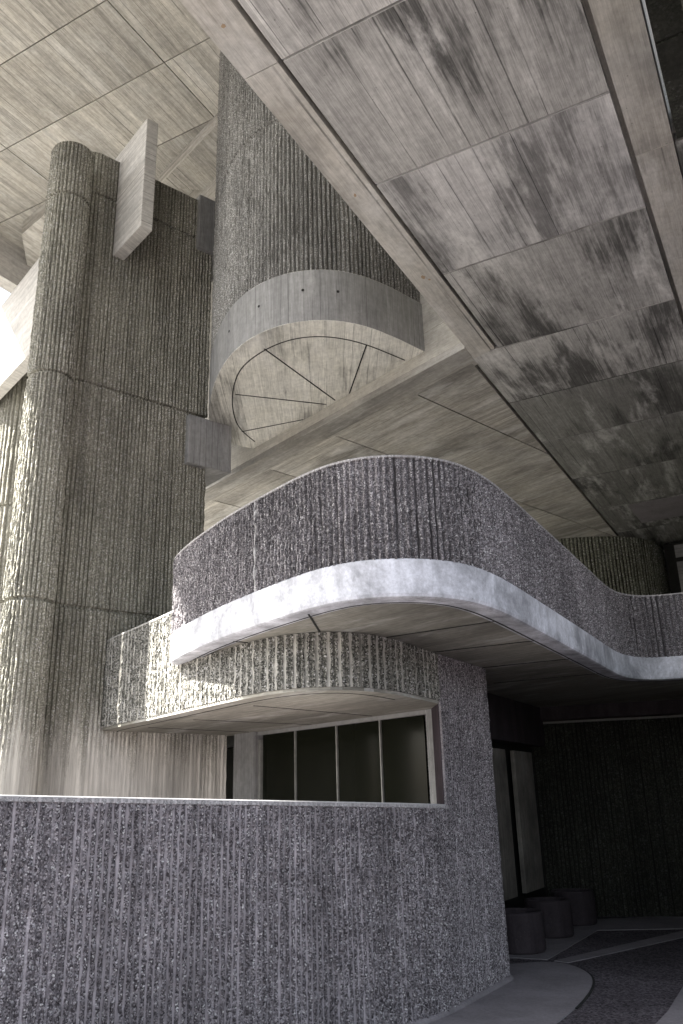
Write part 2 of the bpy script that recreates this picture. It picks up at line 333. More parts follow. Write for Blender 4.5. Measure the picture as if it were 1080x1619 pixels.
def ribbed(mb, P, z0, z1, pitch=.044, depth=.013, dz=.04, thick=.12, rough=.006, side=1, s0=None, s1=None, joints=(), lip=.02, smooth_below=None, stainf=None, rvar=.28):
    """vertical flutes along plan path P; the face is on the right of travel (side=1). z1 may be a function of arc length"""
    L = plen(P); s0 = 0 if s0 is None else s0; s1 = L if s1 is None else s1
    ks = np.arange(math.floor(s0/pitch), math.ceil(s1/pitch)+1)
    fr = np.array([0, .16, .32, .5, .68, .84]); pr = np.array([0, .12, .85, 1, .85, .12])
    S = (ks[:, None]+fr[None, :]).ravel()*pitch; PR = np.tile(pr, len(ks)); RI = np.repeat(np.arange(len(ks)), 6)
    ok = (S > s0+1e-6) & (S < s1-1e-6)
    S = np.r_[s0, S[ok], s1]; PR = np.r_[.1, PR[ok], .1]; RI = np.r_[0, RI[ok], RI[ok][-1]]
    ext = np.vstack([P[0]-(P[1]-P[0])*0, P])  # noqa
    XY = resample(P, S)
    e = .012; T = resample(P, np.clip(S+e, 0, L))-resample(P, np.clip(S-e, 0, L)); T /= np.linalg.norm(T, axis=1, keepdims=True)+1e-9
    # smooth the normals a little
    kern = np.ones(9)/9; pad = np.pad(T, ((4, 4), (0, 0)), mode='edge')
    T = np.stack([np.convolve(pad[:, i], kern, 'valid') for i in (0, 1)], 1); T /= np.linalg.norm(T, axis=1, keepdims=True)
    N = np.stack([T[:, 1], -T[:, 0]], 1)*side
    top = np.array([z1(s) if callable(z1) else z1 for s in S]); zt = float(top.max())
    zr = list(np.arange(z0, zt-lip-dz*.4, dz))+[zt-lip-.002, zt-lip+.004, zt]
    for j in joints:
        if z0+.05 < j < zt-.05:
            zr = [z for z in zr if abs(z-j) > .032]+[j-.024, j-.014, j+.014, j+.024]
    zr = np.array(sorted(zr)); nr = len(zr)
    frac = (zr-z0)/(zt-z0); Z = z0+frac[:, None]*(top-z0)[None, :]
    nrib = len(ks)+1
    a = rng.normal(0, 1, (nr, nrib)); b = rng.normal(0, 1, (nr, nrib))
    b = (b+np.roll(b, 1, 0)+np.roll(b, 2, 0))/1.7
    ridge = (.5*a+.6*b)[:, RI]
    fine = rng.normal(0, 1, (nr, len(S)))
    D = depth*PR[None, :]*(1+rvar*ridge)+rough*(.35+.65*PR[None, :])*fine*.6
    lat = rng.normal(0, 1, (nr, nrib)); lat = (lat+np.roll(lat, 1, 0))/1.4
    LT = lat[:, RI]*PR[None, :]*pitch*.06
    if smooth_below is not None:
        k = np.clip((zr-smooth_below+.3)/.4, .12, 1)[:, None]; D = D*k+(1-k)*depth*.5
    lipm = zr > zt-lip; D[lipm] = depth*1.02
    for j in joints:
        D[np.abs(zr-j) < .02] = -.03
    X = XY[None, :, 0]+N[None, :, 0]*D+T[None, :, 0]*LT; Y = XY[None, :, 1]+N[None, :, 1]*D+T[None, :, 1]*LT
    nc = len(S)
    V = np.stack([X, Y, Z], 2).reshape(-1, 3)
    UV = np.stack([np.broadcast_to(S/pitch, (nr, nc)), Z], 2).reshape(-1, 2)
    st = np.zeros((nr, nc))
    if stainf is not None: st = stainf(np.broadcast_to(S, (nr, nc)), Z, fine)
    st = st.copy(); st[lipm] = .3 if lip > 0 else 0
    r, c = np.meshgrid(np.arange(nr-1), np.arange(nc-1), indexing='ij')
    a0 = (r*nc+c).ravel(); q = np.stack([a0, a0+1, a0+nc+1, a0+nc], 1)
    if side < 0: q = q[:, ::-1]
    # back face and caps
    B = XY-N*thick; nb = nr*nc
    Vb = np.vstack([np.c_[B, np.full(nc, z0)], np.c_[B, top]])
    UVb = np.vstack([np.c_[S/pitch, np.full(nc, z0)], np.c_[S/pitch, top]])
    i = np.arange(nc-1)
    back = np.stack([nb+i+1, nb+i, nb+nc+i, nb+nc+i+1], 1)
    bot = np.stack([i+1, i, nb+i, nb+i+1], 1)
    tp = np.stack([(nr-1)*nc+i, (nr-1)*nc+i+1, nb+nc+i+1, nb+nc+i], 1)
    allq = np.vstack([q, *( [x if side > 0 else x[:, ::-1] for x in (back, bot, tp)] )])
    Fc = [tuple(x) for x in allq.tolist()]
    Fc.append(tuple([nb]+[k*nc for k in range(nr)]+[nb+nc])); Fc.append(tuple([nb+nc+nc-1]+[k*nc+nc-1 for k in range(nr-1, -1, -1)]+[nb+nc-1]))
    mb.add(np.vstack([V, Vb]), Fc, np.vstack([UV, UVb]), np.r_[st.ravel(), np.zeros(2*nc)])

def sweep(mb, P, prof, side=1):
    """closed profile [(out, z)] swept along plan path P (out = right of travel)"""
    N = normals(P)*side; n = len(P); m = len(prof); V = []; UV = []
    s = np.r_[0, np.cumsum(np.linalg.norm(np.diff(P, axis=0), axis=1))]
    for i in range(n):
        for (o, z) in prof: V.append((P[i, 0]+N[i, 0]*o, P[i, 1]+N[i, 1]*o, z)); UV.append((s[i], z))
    Fc = []
    for i in range(n-1):
        for j in range(m):
            a = i*m+j; b = i*m+(j+1) % m; Fc.append((a, b, b+m, a+m) if side < 0 else (a, a+m, b+m, b))
    Fc += [tuple(range(m)), tuple(range(n*m-1, n*m-m-1, -1))]
    mb.add(V, Fc, UV)

def thing(name, label, cat, loc=(0, 0, 0), group=None, kind=None):
    o = bpy.data.objects.new(name, None); col.objects.link(o); o.empty_display_size = .2
    o['label'] = label; o['category'] = cat
    if group: o['group'] = group
    return o
def tag(o, label, cat, group=None, kind=None):
    if label: o['label'] = label
    if cat: o['category'] = cat
    if group: o['group'] = group
    if kind: o['kind'] = kind
    return o

CD = np.array([math.cos(R(-21)), math.sin(R(-21))])      # building's skewed axis
ND = np.array([math.sin(R(21)), math.cos(R(21))])        # and across it (away from the camera)
def pt(p, a=0, b=0): return tuple(np.array(p, float)+CD*a+ND*b)

def inset(poly, d):
    """shrink a convex polygon by d"""
    n = len(poly); A = sum(poly[i][0]*poly[(i+1) % n][1]-poly[(i+1) % n][0]*poly[i][1] for i in range(n))
    if A < 0: poly = poly[::-1]
    dd = d if isinstance(d, (list, tuple)) else [d]*n
    P = [np.array(p, float) for p in poly]; lines = []
    for i in range(n):
        e = P[(i+1) % n]-P[i]; e /= np.linalg.norm(e); nn = np.array([-e[1], e[0]]); lines.append((P[i]+nn*dd[i], e))
    out = []
    for i in range(n):
        p, e = lines[i-1]; q, g = lines[i]
        t = np.linalg.solve(np.array([[e[0], -g[0]], [e[1], -g[1]]]), q-p); out.append(tuple(p+e*t[0]))
    return out

# ------------------------------------------------------------------ ground
mb = MB(); mb.box(-300, 300, -300, 300, -.3, 0)
tag(mb.build('ground', m_ground), 'dark exposed aggregate ground around the building', None, kind='structure')
mb = MB(); mb.prism([(-60, -40), (-5.6, -40), (-5.6, 2), (-7.2, 9.5), (-7.2, 40), (-60, 40)], -.05, .004)
mb.prism([(-5.59, -40), (25, -40), (25, -9), (-5.59, -9)], -.05, .0045)
tag(mb.build('pavement', m_out), 'pale sunlit pavement outside the overhang', None, kind='structure')
ap = spline([(-3.3, 8.9), (-3.15, 9.05), (-3.0, 9.2), (-2.85, 9.3), (-2.68, 9.32), (-2.5, 9.18), (-2.35, 8.97), (-2.22, 8.7), (-2.14, 8.35), (-2.09, 7.9), (-2.07, 7.4), (-2.08, 6.8), (-2.2, 6.0), (-2.6, 4.6), (-3.1, 3.0), (-3.9, 1.0)], 6)
back = [(-4.6, 1.0), (-3.4, 5.2), (-3.05, 7), (-3.3, 8.4)]
mb = MB(); mb.prism([tuple(p) for p in ap]+back, -.05, .012)
tag(mb.build('path', m_pave), 'pale smooth concrete apron curving round the foot of the wall', None, kind='structure')
mb = MB()
mb.ribbon(offset(ap[8:60], .012), .02, -.02, .0085)
tag(mb.build('path_edge_joint', m_joint), 'dark joint round the edge of the apron', None, kind='structure')
mb = MB()
mb.prism([(-3.6, 9.45), (-2.86, 9.45), (-2.84, 11.6), (-1.0, 12.5), (1.5, 12.9), (1.5, 13.6), (-2.1, 13.3), (-3.6, 12.2)], -.05, .008)
mb.prism([(-2.78, 9.42), (-2.62, 9.36), (-1.80, 11.35), (0, 15), (-.3, 15), (-1.90, 11.8)], -.05, .0075)
mb.prism([(-1.43, 7.0), (-1.40, 7.64), (-1.42, 8.6), (0, 10.4), (2, 10.4), (2, 4), (-1.46, 4)], -.05, .006)
tag(mb.build('pavement_strips', m_pave), 'pale concrete strips crossing the dark aggregate ground', None, kind='structure')

# ------------------------------------------------------------------ lower wall block
Z2, Z1 = 2.86, 2.44
WB = fillet([pt((-2.955, 6.62), 0, -6.2), (-2.935, 6.68), (-2.885, 8.42), (-4.6, 8.75)], [2.2, .16])
LW = plen(WB)
dd = np.r_[0, np.cumsum(np.linalg.norm(np.diff(WB, axis=0), axis=1))]
iy = int(np.argmin(np.abs(WB[:, 1]-6.86))); SJ = dd[np.argmax(WB[:, 1] > 6.86)-1] if False else float(np.interp(7.14, WB[:300, 1][WB[:300, 0] > -9], dd[:len(WB[:300])]))
s345 = float(np.interp(3.45, WB[:, 1], dd))
def wtop(s): return float(np.interp(s, [s345, SJ], [1.68, 1.545])) if s > s345 else 1.68+(s345-s)*.02
blk = thing('ribbed_wall', 'purple grey ribbed concrete wall curving from the near left round a full height corner', 'wall')
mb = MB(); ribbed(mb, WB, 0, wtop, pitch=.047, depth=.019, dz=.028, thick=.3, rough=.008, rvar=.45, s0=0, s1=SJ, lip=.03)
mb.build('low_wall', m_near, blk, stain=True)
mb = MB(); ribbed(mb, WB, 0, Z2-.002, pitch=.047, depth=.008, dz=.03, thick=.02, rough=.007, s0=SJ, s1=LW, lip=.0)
mb.build('corner_pier', m_near, blk, stain=True)
# thin smooth lip along the top and at the foot
sv = np.arange(0, SJ, .06); q = resample(WB, sv)
mb = MB(); N = normals(q)
V = []; 
for i, s in enumerate(sv):
    z = wtop(s)
    for o, h in ((-.29, .004), (-.29, .01), (.012, .01), (.019, .004), (.019, -.016), (.004, -.016)): V.append((q[i, 0]+N[i, 0]*o, q[i, 1]+N[i, 1]*o, z+h))
Fc = [(i*6+j, (i+1)*6+j, (i+1)*6+(j+1) % 6, i*6+(j+1) % 6) for i in range(len(sv)-1) for j in range(6)]+[tuple(range(6)), tuple(range(len(V)-1, len(V)-7, -1))]
mb.add(V, Fc); mb.build('coping', m_lip, blk)
mb = MB(); sweep(mb, resample(WB, np.arange(0, LW-.4, .05)), [(0, .012), (.035, .012), (.035, .03), (.018, .042), (0, .045)]); mb.build('foot_curb', m_pave, blk)

# overhanging band above the slot
OB = spline([(-7.35, 7.62), (-7.22, 7.4), (-7.05, 7.17), (-6.9, 7.02), (-6.6, 6.88), (-6.1, 6.65), (-5.6, 6.42), (-5.0, 6.12), (-4.43, 5.85), (-4.05, 5.67), (-3.72, 5.56), (-3.45, 5.55), (-3.2, 5.64), (-3.03, 5.83), (-2.95, 6.1), (-2.925, 6.45), (-2.928, 6.86), (-2.932, 7.2)], 8)
LO = plen(OB); do = np.r_[0, np.cumsum(np.linalg.norm(np.diff(OB, axis=0), axis=1))]
SB = float(np.interp(-4.95, OB[:60, 0], do[:60]))
ovh = thing('overhanging_band', 'striped ribbed concrete band bulging out between the balcony and the window slot', 'wall')
mb = MB()
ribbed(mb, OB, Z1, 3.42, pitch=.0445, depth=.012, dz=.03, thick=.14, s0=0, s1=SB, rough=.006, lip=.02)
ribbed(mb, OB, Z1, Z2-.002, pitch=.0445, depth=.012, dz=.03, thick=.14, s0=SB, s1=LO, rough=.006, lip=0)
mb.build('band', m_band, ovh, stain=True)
inner = offset(OB, .005)
GL0, GL1 = np.array((-3.22, 7.56)), np.array((-6.62, 8.80))         # line of the recessed glass
poly = [tuple(p) for p in offset(OB, .004)[::3]]+[(-2.95, 7.62), (-3.22, 7.75), (-6.7, 9.05), (-7.3, 8.2)]
mb = MB(); mb.prism([tuple(p) for p in poly], Z1-.028, Z1-.002); mb.build('soffit', m_soffit, ovh, autouv=-24)
mb = MB()
mb.ribbon(offset(OB, .17)[10:-14], .012, Z1-.031, Z1-.026)
for a, b in (((-4.25, 6.12), (-3.9, 7.7)), ((-5.41, 6.75), (-4.85, 8.1)), ((-6.3, 7.1), (-5.9, 8.4))): mb.ribbon([a, b], .012, Z1-.0315, Z1-.0265)
mb.build('soffit_joint', m_joint, ovh)

# jamb (reveal) of the slot
jb = thing('window_reveal', 'dark purple concrete reveal at the right end of the window slot', 'wall')
mb = MB(); mb.prism([(-2.94, 7.13), (-3.165, 7.49), (-3.165, 7.9), (-2.95, 7.9)], 1.2, Z1-.03); mb.build('reveal', m_purple, jb)
mb = MB(); mb.prism([(-3.14, 7.46), (-3.168, 7.56), (-3.25, 7.59), (-3.222, 7.49)], 1.2, Z1-.032); mb.build('jamb_strip', m_tband, jb, autouv=0, vert=True)

# glazing behind the slot
def gl(t, b=0): return tuple(GL0+(GL1-GL0)/np.linalg.norm(GL1-GL0)*t+ND*b)
import itertools
def bearing_hit(br):
    d = np.array([math.sin(R(br)), math.cos(R(br))]); e = (GL1-GL0)/np.linalg.norm(GL1-GL0)
    t = np.linalg.solve(np.array([[d[0], -e[0]], [d[1], -e[1]]]), GL0); return t[1]
tm = [bearing_hit(b) for b in (-23.35, -26.29, -29.2, -31.95, -34.17)]
win = thing('ribbon_window', 'dark four pane ribbon window with thin pale mullions recessed in the slot', 'window')
for i in range(4):
    mb = MB(); mb.obox(gl(tm[i]+.012), gl(tm[i+1]-.012), .012, .5, Z1-.07, side=-1); mb.build('pane', m_glass, win)
for i in range(1, 4):
    mb = MB(); mb.obox(gl(tm[i]-.007, -.02), gl(tm[i]+.007, -.02), .03, .5, Z1-.07, side=-1); mb.build('mullion', m_alu, win)
mb = MB(); mb.obox(gl(tm[0]-.06, -.05), gl(tm[4]+.03, -.05), .11, Z1-.07, Z1-.03, side=-1); mb.build('head_frame', m_tband, win)
mb = MB(); mb.obox(gl(tm[4]-.012, -.035), gl(tm[4]+.03, -.035), .08, .5, Z1-.121, side=-1); mb.build('side_frame', m_alu, win)
mb = MB(); mb.obox(gl(tm[0]+.25, 1.0), gl(tm[4]+.9, 1.0), .1, .0, 3.0, side=-1); mb.build('room_back', m_dark, win)
tp_ = bearing_hit(-35.63); td = bearing_hit(-37.08)
mb = MB(); mb.obox(gl(tm[4]+.032, -.09), gl(tp_, -.09), .5, .3, Z1-.029, side=-1)
tag(mb.build('concrete_pilaster', m_tband, autouv=0, vert=True), 'narrow board marked concrete pilaster left of the ribbon window', 'pilaster')
dr = thing('glazed_door', 'dark narrow glazed door between the pilaster and the tower wall', 'door')
mb = MB(); mb.obox(gl(tp_+.01, .05), gl(td+.3, .05), .03, .2, Z1-.16, side=-1); mb.build('pane', m_glass, dr)
mb = MB(); mb.obox(gl(tp_+.04, .02), gl(tp_+.17, .02), .02, .2, Z1-.2, side=-1); mb.build('blind', m_tband, dr, autouv=90)
mb = MB(); mb.obox(gl(tp_+.005, .0), gl(td+.3, .0), .06, Z1-.16, Z1-.029, side=-1); mb.build('head_frame', m_metal, dr)

# ------------------------------------------------------------------ balcony
BE = [(-5.02, 7.6), (-5.06, 6.9), (-5.1, 6.5), (-5.14, 6.3), (-5.22, 6.16), (-5.17, 6.06), (-5.0, 5.93), (-4.81, 5.80), (-4.61, 5.67), (-4.3, 5.49), (-4.01, 5.33), (-3.75, 5.2), (-3.5, 5.085), (-3.25, 4.975), (-3.0, 4.87), (-2.78, 4.80), (-2.57, 4.775), (-2.36, 4.815), (-2.17, 4.92), (-2.01, 5.07), (-1.9, 5.27), (-1.835, 5.55), (-1.81, 5.95), (-1.81, 6.6), (-1.81, 7.6), (-1.815, 8.6), (-1.82, 9.3), (-1.82, 9.75), (-1.79, 10.05), (-1.72, 10.28), (-1.6, 10.45), (-1.43, 10.54), (-1.2, 10.59), (-.9, 10.6), (-.4, 10.6), (.4, 10.6), (1.4, 10.6), (3, 10.6)]
BP = spline(BE, 8)
bal = thing('curved_balcony', 'curved concrete balcony with ribbed parapet above a smooth pale edge band', 'balcony')
PAR = offset(BP, .022)
db = np.r_[0, np.cumsum(np.linalg.norm(np.diff(PAR, axis=0), axis=1))]
s_st = float(np.interp(-3.55, PAR[70:130, 0], db[70:130]))
def st_bal(S, Z, fn):
    k = np.clip(1-np.abs(S-s_st-.01*np.sin(Z*37))/.02, 0, 1)*np.clip((fn+1.4)/1.5, 0, 1)*.8
    return k
s_cv = float(np.interp(10.2, PAR[150:, 1][np.r_[True, np.diff(PAR[150:, 1]) > 1e-6]][:200], db[150:][np.r_[True, np.diff(PAR[150:, 1]) > 1e-6]][:200]))
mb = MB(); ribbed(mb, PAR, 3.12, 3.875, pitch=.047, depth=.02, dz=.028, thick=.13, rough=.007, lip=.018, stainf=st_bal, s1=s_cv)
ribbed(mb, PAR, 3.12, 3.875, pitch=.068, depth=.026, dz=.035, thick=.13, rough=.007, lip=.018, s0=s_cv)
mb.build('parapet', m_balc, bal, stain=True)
mb = MB(); sweep(mb, BP, [(-.2, Z2+.004), (-.03, Z2), (-.008, Z2+.008), (.0, Z2+.03), (.002, 3.118), (-.006, 3.126), (-.2, 3.128)])
mb.build('edge_band', m_bandsm, bal)
fl = [tuple(p) for p in offset(BP, .19)[::4]]+[(3, 17.5), (-9, 17.5), (-5.0, 8.2)]
mb = MB(); mb.prism(fl, Z2+.006, 3.1); mb.build('soffit', m_soffit, bal, autouv=-21)
mb = MB(); g = offset(BP, .17); mb.ribbon(g[34:-30], .014, Z2+.001, Z2+.008)
for a, b in (((-3.0, 4.99), (-3.4, 5.9)), ((-4.04, 5.52), (-3.8, 6.1)), ((-3.2, 6.16), (-1.98, 6.04)), ((-3.2, 7.05), (-1.98, 7.05)), ((-3.2, 8.25), (-1.98, 8.25)), ((-3.2, 9.5), (-1.98, 9.5))): mb.ribbon([a, b], .014, Z2+.0005, Z2+.0075)
mb.build('soffit_joint', m_joint, bal)

# ------------------------------------------------------------------ tower, round pier, fins, brackets
JT = (3.77, 6.6, 9.42)
TP = pt((-7.24, 6.48))
tw = thing('ribbed_tower', 'tall olive grey ribbed concrete tower wall with a rounded front edge', 'tower')
t0 = pt(TP, 0, -.05)
path = fillet([pt(t0, -1.4, -.04), pt(t0, .05, -.04), pt(t0, .05, 1.93), pt(t0, -1.4, 1.93)], [.2, .01])
tcen = np.mean(path, axis=0)
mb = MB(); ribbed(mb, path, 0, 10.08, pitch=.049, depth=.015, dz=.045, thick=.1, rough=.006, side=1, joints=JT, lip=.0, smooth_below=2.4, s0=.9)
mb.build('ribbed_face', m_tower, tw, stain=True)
mb = MB(); mb.prism([pt(t0, -1.4, .08), pt(t0, -.06, .08), pt(t0, -.06, 1.76), pt(t0, -1.4, 1.76)], 0, 10.06); mb.build('core', m_face, tw, autouv=0)
mb = MB(); ribbed(mb, np.array([pt(t0, .045, 1.80), pt(t0, .045, 2.35)]), 0, Z1-.032, pitch=.052, depth=.006, dz=.08, thick=.25, rough=.003, lip=0); mb.build('base_wall', m_tower, tw, stain=True)
pr = thing('round_pier', 'slender round fronted ribbed concrete pier standing left of the tower', 'pier')
c1 = np.array([-math.sin(R(49.62))*9.45, math.cos(R(49.62))*9.45]); rr = .246
arc = [c1-CD*.12-ND*rr]+[c1+rr*(CD*math.cos(t)+ND*math.sin(t)) for t in np.linspace(-math.pi/2, math.pi/2, 40)]+[c1-CD*.12+ND*rr]
mb = MB(); ribbed(mb, np.array(arc), 0, 9.74, pitch=.047, depth=.014, dz=.045, thick=.1, side=1, joints=(3.72, 6.42, 8.95), lip=0, smooth_below=2.3)
mb.build('ribbed_shaft', m_tower, pr, stain=True)
mb = MB(); mb.prism([tuple(c1-CD*.12-ND*.17), tuple(c1-ND*.17), tuple(c1+CD*.15), tuple(c1+ND*.17), tuple(c1-CD*.12+ND*.17)], 0, 9.73); mb.build('core', m_face, pr, autouv=0)

def slab_fin(name, label, base, length, th, zb, zt, back=.3, group=None):
    mb = MB(); a = pt(base, -back, 0); b = pt(base, length, 0)
    mb.prism([a, b, pt(b, 0, th), pt(a, 0, th)], zb, zt)
    o = mb.build(name, m_fin, autouv=90); tag(o, label, 'fin', group)
    md = o.modifiers.new('bevel', 'BEVEL'); md.width = .012; md.segments = 2
    return o
slab_fin('concrete_fin', 'pale flat concrete fin standing out from the top of the tower', (-7.1, 6.82), .83, .17, 8.55, 10.28)
slab_fin('concrete_fin', 'large bluish white concrete fin behind the left side of the round pier', (-9.5, 7.86), .2, .2, 8.62, 10.5, back=5.5)
def bracket(label, p, q, w, zb, zt):
    mb = MB(); mb.obox(p, q, w, zb, zt, side=1); o = mb.build('concrete_bracket', m_tband, autouv=0, vert=True); tag(o, label, 'bracket', 'concrete brackets on the tower')
    md = o.modifiers.new('bevel', 'BEVEL'); md.width = .015; md.segments = 2
bracket('lower board marked concrete bracket between the tower and the round turret', (-6.55, 7.88), (-6.30, 8.50), .7, 5.84, 6.54)
bracket('upper board marked concrete bracket at the top right of the tower', (-6.54, 7.93), (-6.31, 8.5), .7, 9.23, 10.15)
p3 = thing('far_pier', 'shaded ribbed concrete pier far left beneath the large white fin', 'pier')
c3 = np.array([-11.75, 9.6]); rr = .5
arc = [c3-CD*.4-ND*rr]+[c3+rr*(CD*math.cos(t)+ND*math.sin(t)) for t in np.linspace(-math.pi/2, math.pi/2, 30)]+[c3-CD*.4+ND*rr]
mb = MB(); ribbed(mb, np.array(arc), 4.9, 9.9, pitch=.09, depth=.02, dz=.12, thick=.12, joints=(6.6,)); mb.build('ribbed_shaft', m_tower, p3, stain=True)
mb = MB(); mb.prism([tuple(c3-CD*.4-ND*.42), tuple(c3+CD*.1-ND*.42), tuple(c3+CD*.38), tuple(c3+CD*.1+ND*.42), tuple(c3-CD*.4+ND*.42)], 0, 9.88); mb.build('core', m_fin, p3, autouv=90)

# ------------------------------------------------------------------ turret
ZC, ZH = 6.3, 12.6
kt = 1.048
TO = [(-3.02, 7.72), (-3.05, 7.65), (-3.15, 7.34), (-3.28, 6.99), (-3.44, 6.72), (-3.64, 6.53), (-3.87, 6.41), (-4.14, 6.35), (-4.47, 6.38), (-4.82, 6.51), (-5.18, 6.75), (-5.56, 7.09), (-5.9, 7.46), (-6.21, 7.86), (-6.38, 8.27), (-6.35, 8.62), (-6.2, 8.84), (-6.16, 8.9)]
TO = spline([(a*kt, b*kt) for a, b in TO], 10)[::-1]       # travel from left end round to right, face on the right
ZT0, ZT1 = 6.53, 7.18
tur = thing('round_turret', 'half round ribbed concrete turret with a smooth band and pale panelled underside', 'turret')
mb = MB(); ribbed(mb, offset(TO, .03), ZT1-.01, ZH, pitch=.052, depth=.017, dz=.06, thick=.12, rough=.007, joints=(9.42,), lip=0)
mb.build('ribbed_wall', m_turret, tur, stain=True)
mb = MB(); sweep(mb, TO, [(-.03, ZT0+.012), (-.008, ZT0+.002), (0, ZT0+.012), (.002, ZT1-.012), (-.01, ZT1), (-.03, ZT1)]); mb.build('edge_band', m_tband, tur)
chord = [tuple(p) for p in offset(TO, .2)[::4]]
mb = MB(); mb.prism([tuple(p) for p in offset(TO, .006)[::2]], ZT0, ZT1-.002); mb.build('underside', m_tsof, tur, autouv=-60)
gin = spline([(a*kt, b*kt) for a, b in ((-3.32, 7.71), (-3.42, 7.45), (-3.54, 7.15), (-3.74, 6.86), (-4.02, 6.67), (-4.4, 6.64), (-4.9, 6.81), (-5.21, 7.06), (-5.6, 7.52), (-5.93, 8.08), (-6.0, 8.4), (-6.03, 8.66))], 8)
zj0, zj1 = ZT0-.004, ZT0+.008
mb = MB(); mb.ribbon(gin, .014, zj0, zj1)
for a, b in (((-4.53, 6.67), (-4.48, 8.16)), ((-3.54, 7.19), (-4.24, 8.09)), ((-5.43, 7.38), (-4.63, 8.2)), ((-5.99, 8.3), (-5.1, 8.42))):
    mb.ribbon([(a[0]*kt, a[1]*kt), (b[0]*kt, b[1]*kt)], .016, zj0-.0005, zj1)
mb.build('underside_joint', m_joint, tur)
# form tie holes in the band
for x, y, z in ((-3.62, 6.78, 6.9), (-4.03, 6.66, 6.92), (-4.6, 6.73, 6.88), (-5.15, 7.03, 6.87)):
    i = int(np.argmin(np.linalg.norm(TO-np.array([x, y]), axis=1))); n = normals(TO)[i]; p = TO[i]
    T = np.array([n[1], -n[0]]); V = []
    for o in (.001, .0055):
        for a in np.linspace(0, 2*math.pi, 12, endpoint=False): V.append((p[0]+n[0]*o+T[0]*.016*math.cos(a), p[1]+n[1]*o+T[1]*.016*math.cos(a), z+.016*math.sin(a)))
    mb = MB(); mb.add(V, [tuple(range(12)), tuple(range(23, 11, -1))]+[(j, (j+1) % 12, 12+(j+1) % 12, 12+j) for j in range(12)]); mb.build('tie_hole', m_joint, tur)

# ------------------------------------------------------------------ big slab over the camera
C0 = np.array([-2.63, 7.80])
def cl(a, b=0): return tuple(C0-CD*a+ND*b)
slab = thing('overhead_slab', 'huge board marked concrete slab soffit divided by dark grooves at upper right', 'ceiling')
YS = 1.4
body = [(-2.63, YS), (-.14, YS), (-.14, 5.75), (9, 5.75), (9, 18), (-7.5, 18), cl(8.2, 3), cl(8.2), (-2.63, 7.80)]
mb = MB(); mb.prism(body, ZC+.089, 8.3); mb.build('slab_body', m_face, slab, autouv=90)
panels = []
gA0, gA1, gR = -2.35, -2.68, -.43
ys = [YS, 2.2, 3.61, 5.0, 6.41, 8.01, 9.39, 10.83, 12.52, 14.2, 15.8, 17.6]
for i in range(len(ys)-1):
    xa = gA0 if ys[i] < 8 else gA1
    panels.append(([(xa, ys[i]), (gR, ys[i]), (gR, ys[i+1]), (xa, ys[i+1])], m_slab_shade if ys[i] > 9 else m_slab_pale if ys[i] == 5.0 else m_slab, 90))
WG, NG = .042, .011
def put_panel(poly, mat, ang, z0, z1, g, parent, name='ceiling_panel'):
    mb = MB(); mb.prism(inset(poly, g), z0, z1); return mb.build(name, mat, parent, autouv=ang)
for i, (poly, mat, ang) in enumerate(panels):
    # wide grooves along the two long sides, thin ones across
    put_panel(poly, mat, ang, ZC, ZC+.09, [NG*(.7+.6*random.random()), WG*.9, NG*.8, WG*.8], slab)
# border strips
put_panel([(-2.63, YS), (gA0, YS), (gA0, 3.61), (-2.63, 3.61)], m_slabstrip, 90, ZC-.001, ZC+.09, .004, slab, 'border_strip')
put_panel([(-2.63, 3.61), (gA0, 3.61), (gA0, 8.01), cl(-.02), (-2.63, 7.80)][:4] if False else [(-2.63, 3.61), (gA0, 3.61), (gA0, 7.99), (-2.63, 8.09)], m_slabstrip, 90, ZC-.001, ZC+.09, .0035, slab, 'border_strip')
put_panel([(gR, YS), (-.14, YS), (-.14, 5.75), (gR, 5.75)], m_slabstrip, 90, ZC-.001, ZC+.09, .004, slab, 'border_strip')
put_panel([(gR, 5.75), (-.14, 5.75), (-.14, 17.6), (gR, 17.6)], m_slabstrip, 90, ZC-.001, ZC+.09, .004, slab, 'border_strip')
put_panel([(-.14, 5.75), (3, 5.75), (3, 17.6), (-.14, 17.6)], m_slab_shade, 90, ZC, ZC+.09, .006, slab)
wc = .325
# strip along the skewed edge
mb = MB(); mb.prism(inset([cl(.005), cl(8.1), cl(8.1, wc), (-2.64, 8.01+.115)], .0035), ZC-.001, ZC+.09); mb.build('border_strip', m_slabstrip, slab, autouv=-21)
k = NT('rust_mark'); k.b.inputs['Base Color'].default_value = (.34, .25, .16, 1); m_rust = k.m
for x, y, r_ in ((-2.52, 5.02, .016), (-2.5, 6.35, .022), (-2.46, 6.42, .012), (-2.5, 3.2, .014)):
    V = [(x+r_*(.6+.6*random.random())*math.cos(a), y+r_*(.8+.9*random.random())*math.sin(a), ZC-.0025) for a in np.linspace(0, 2*math.pi, 11, endpoint=False)]
    mb = MB(); mb.prism([v[:2] for v in V], ZC-.0025, ZC+.003); mb.build('rust_mark', m_rust, slab)
# pale repaired patch far back on the soffit
mb = MB(); mb.prism([(-2.15, 14.28), (-1.0, 14.25), (-1.0, 15.4), (-2.12, 15.45)], ZC-.004, ZC+.01); mb.build('repair_patch', m_pave, slab)
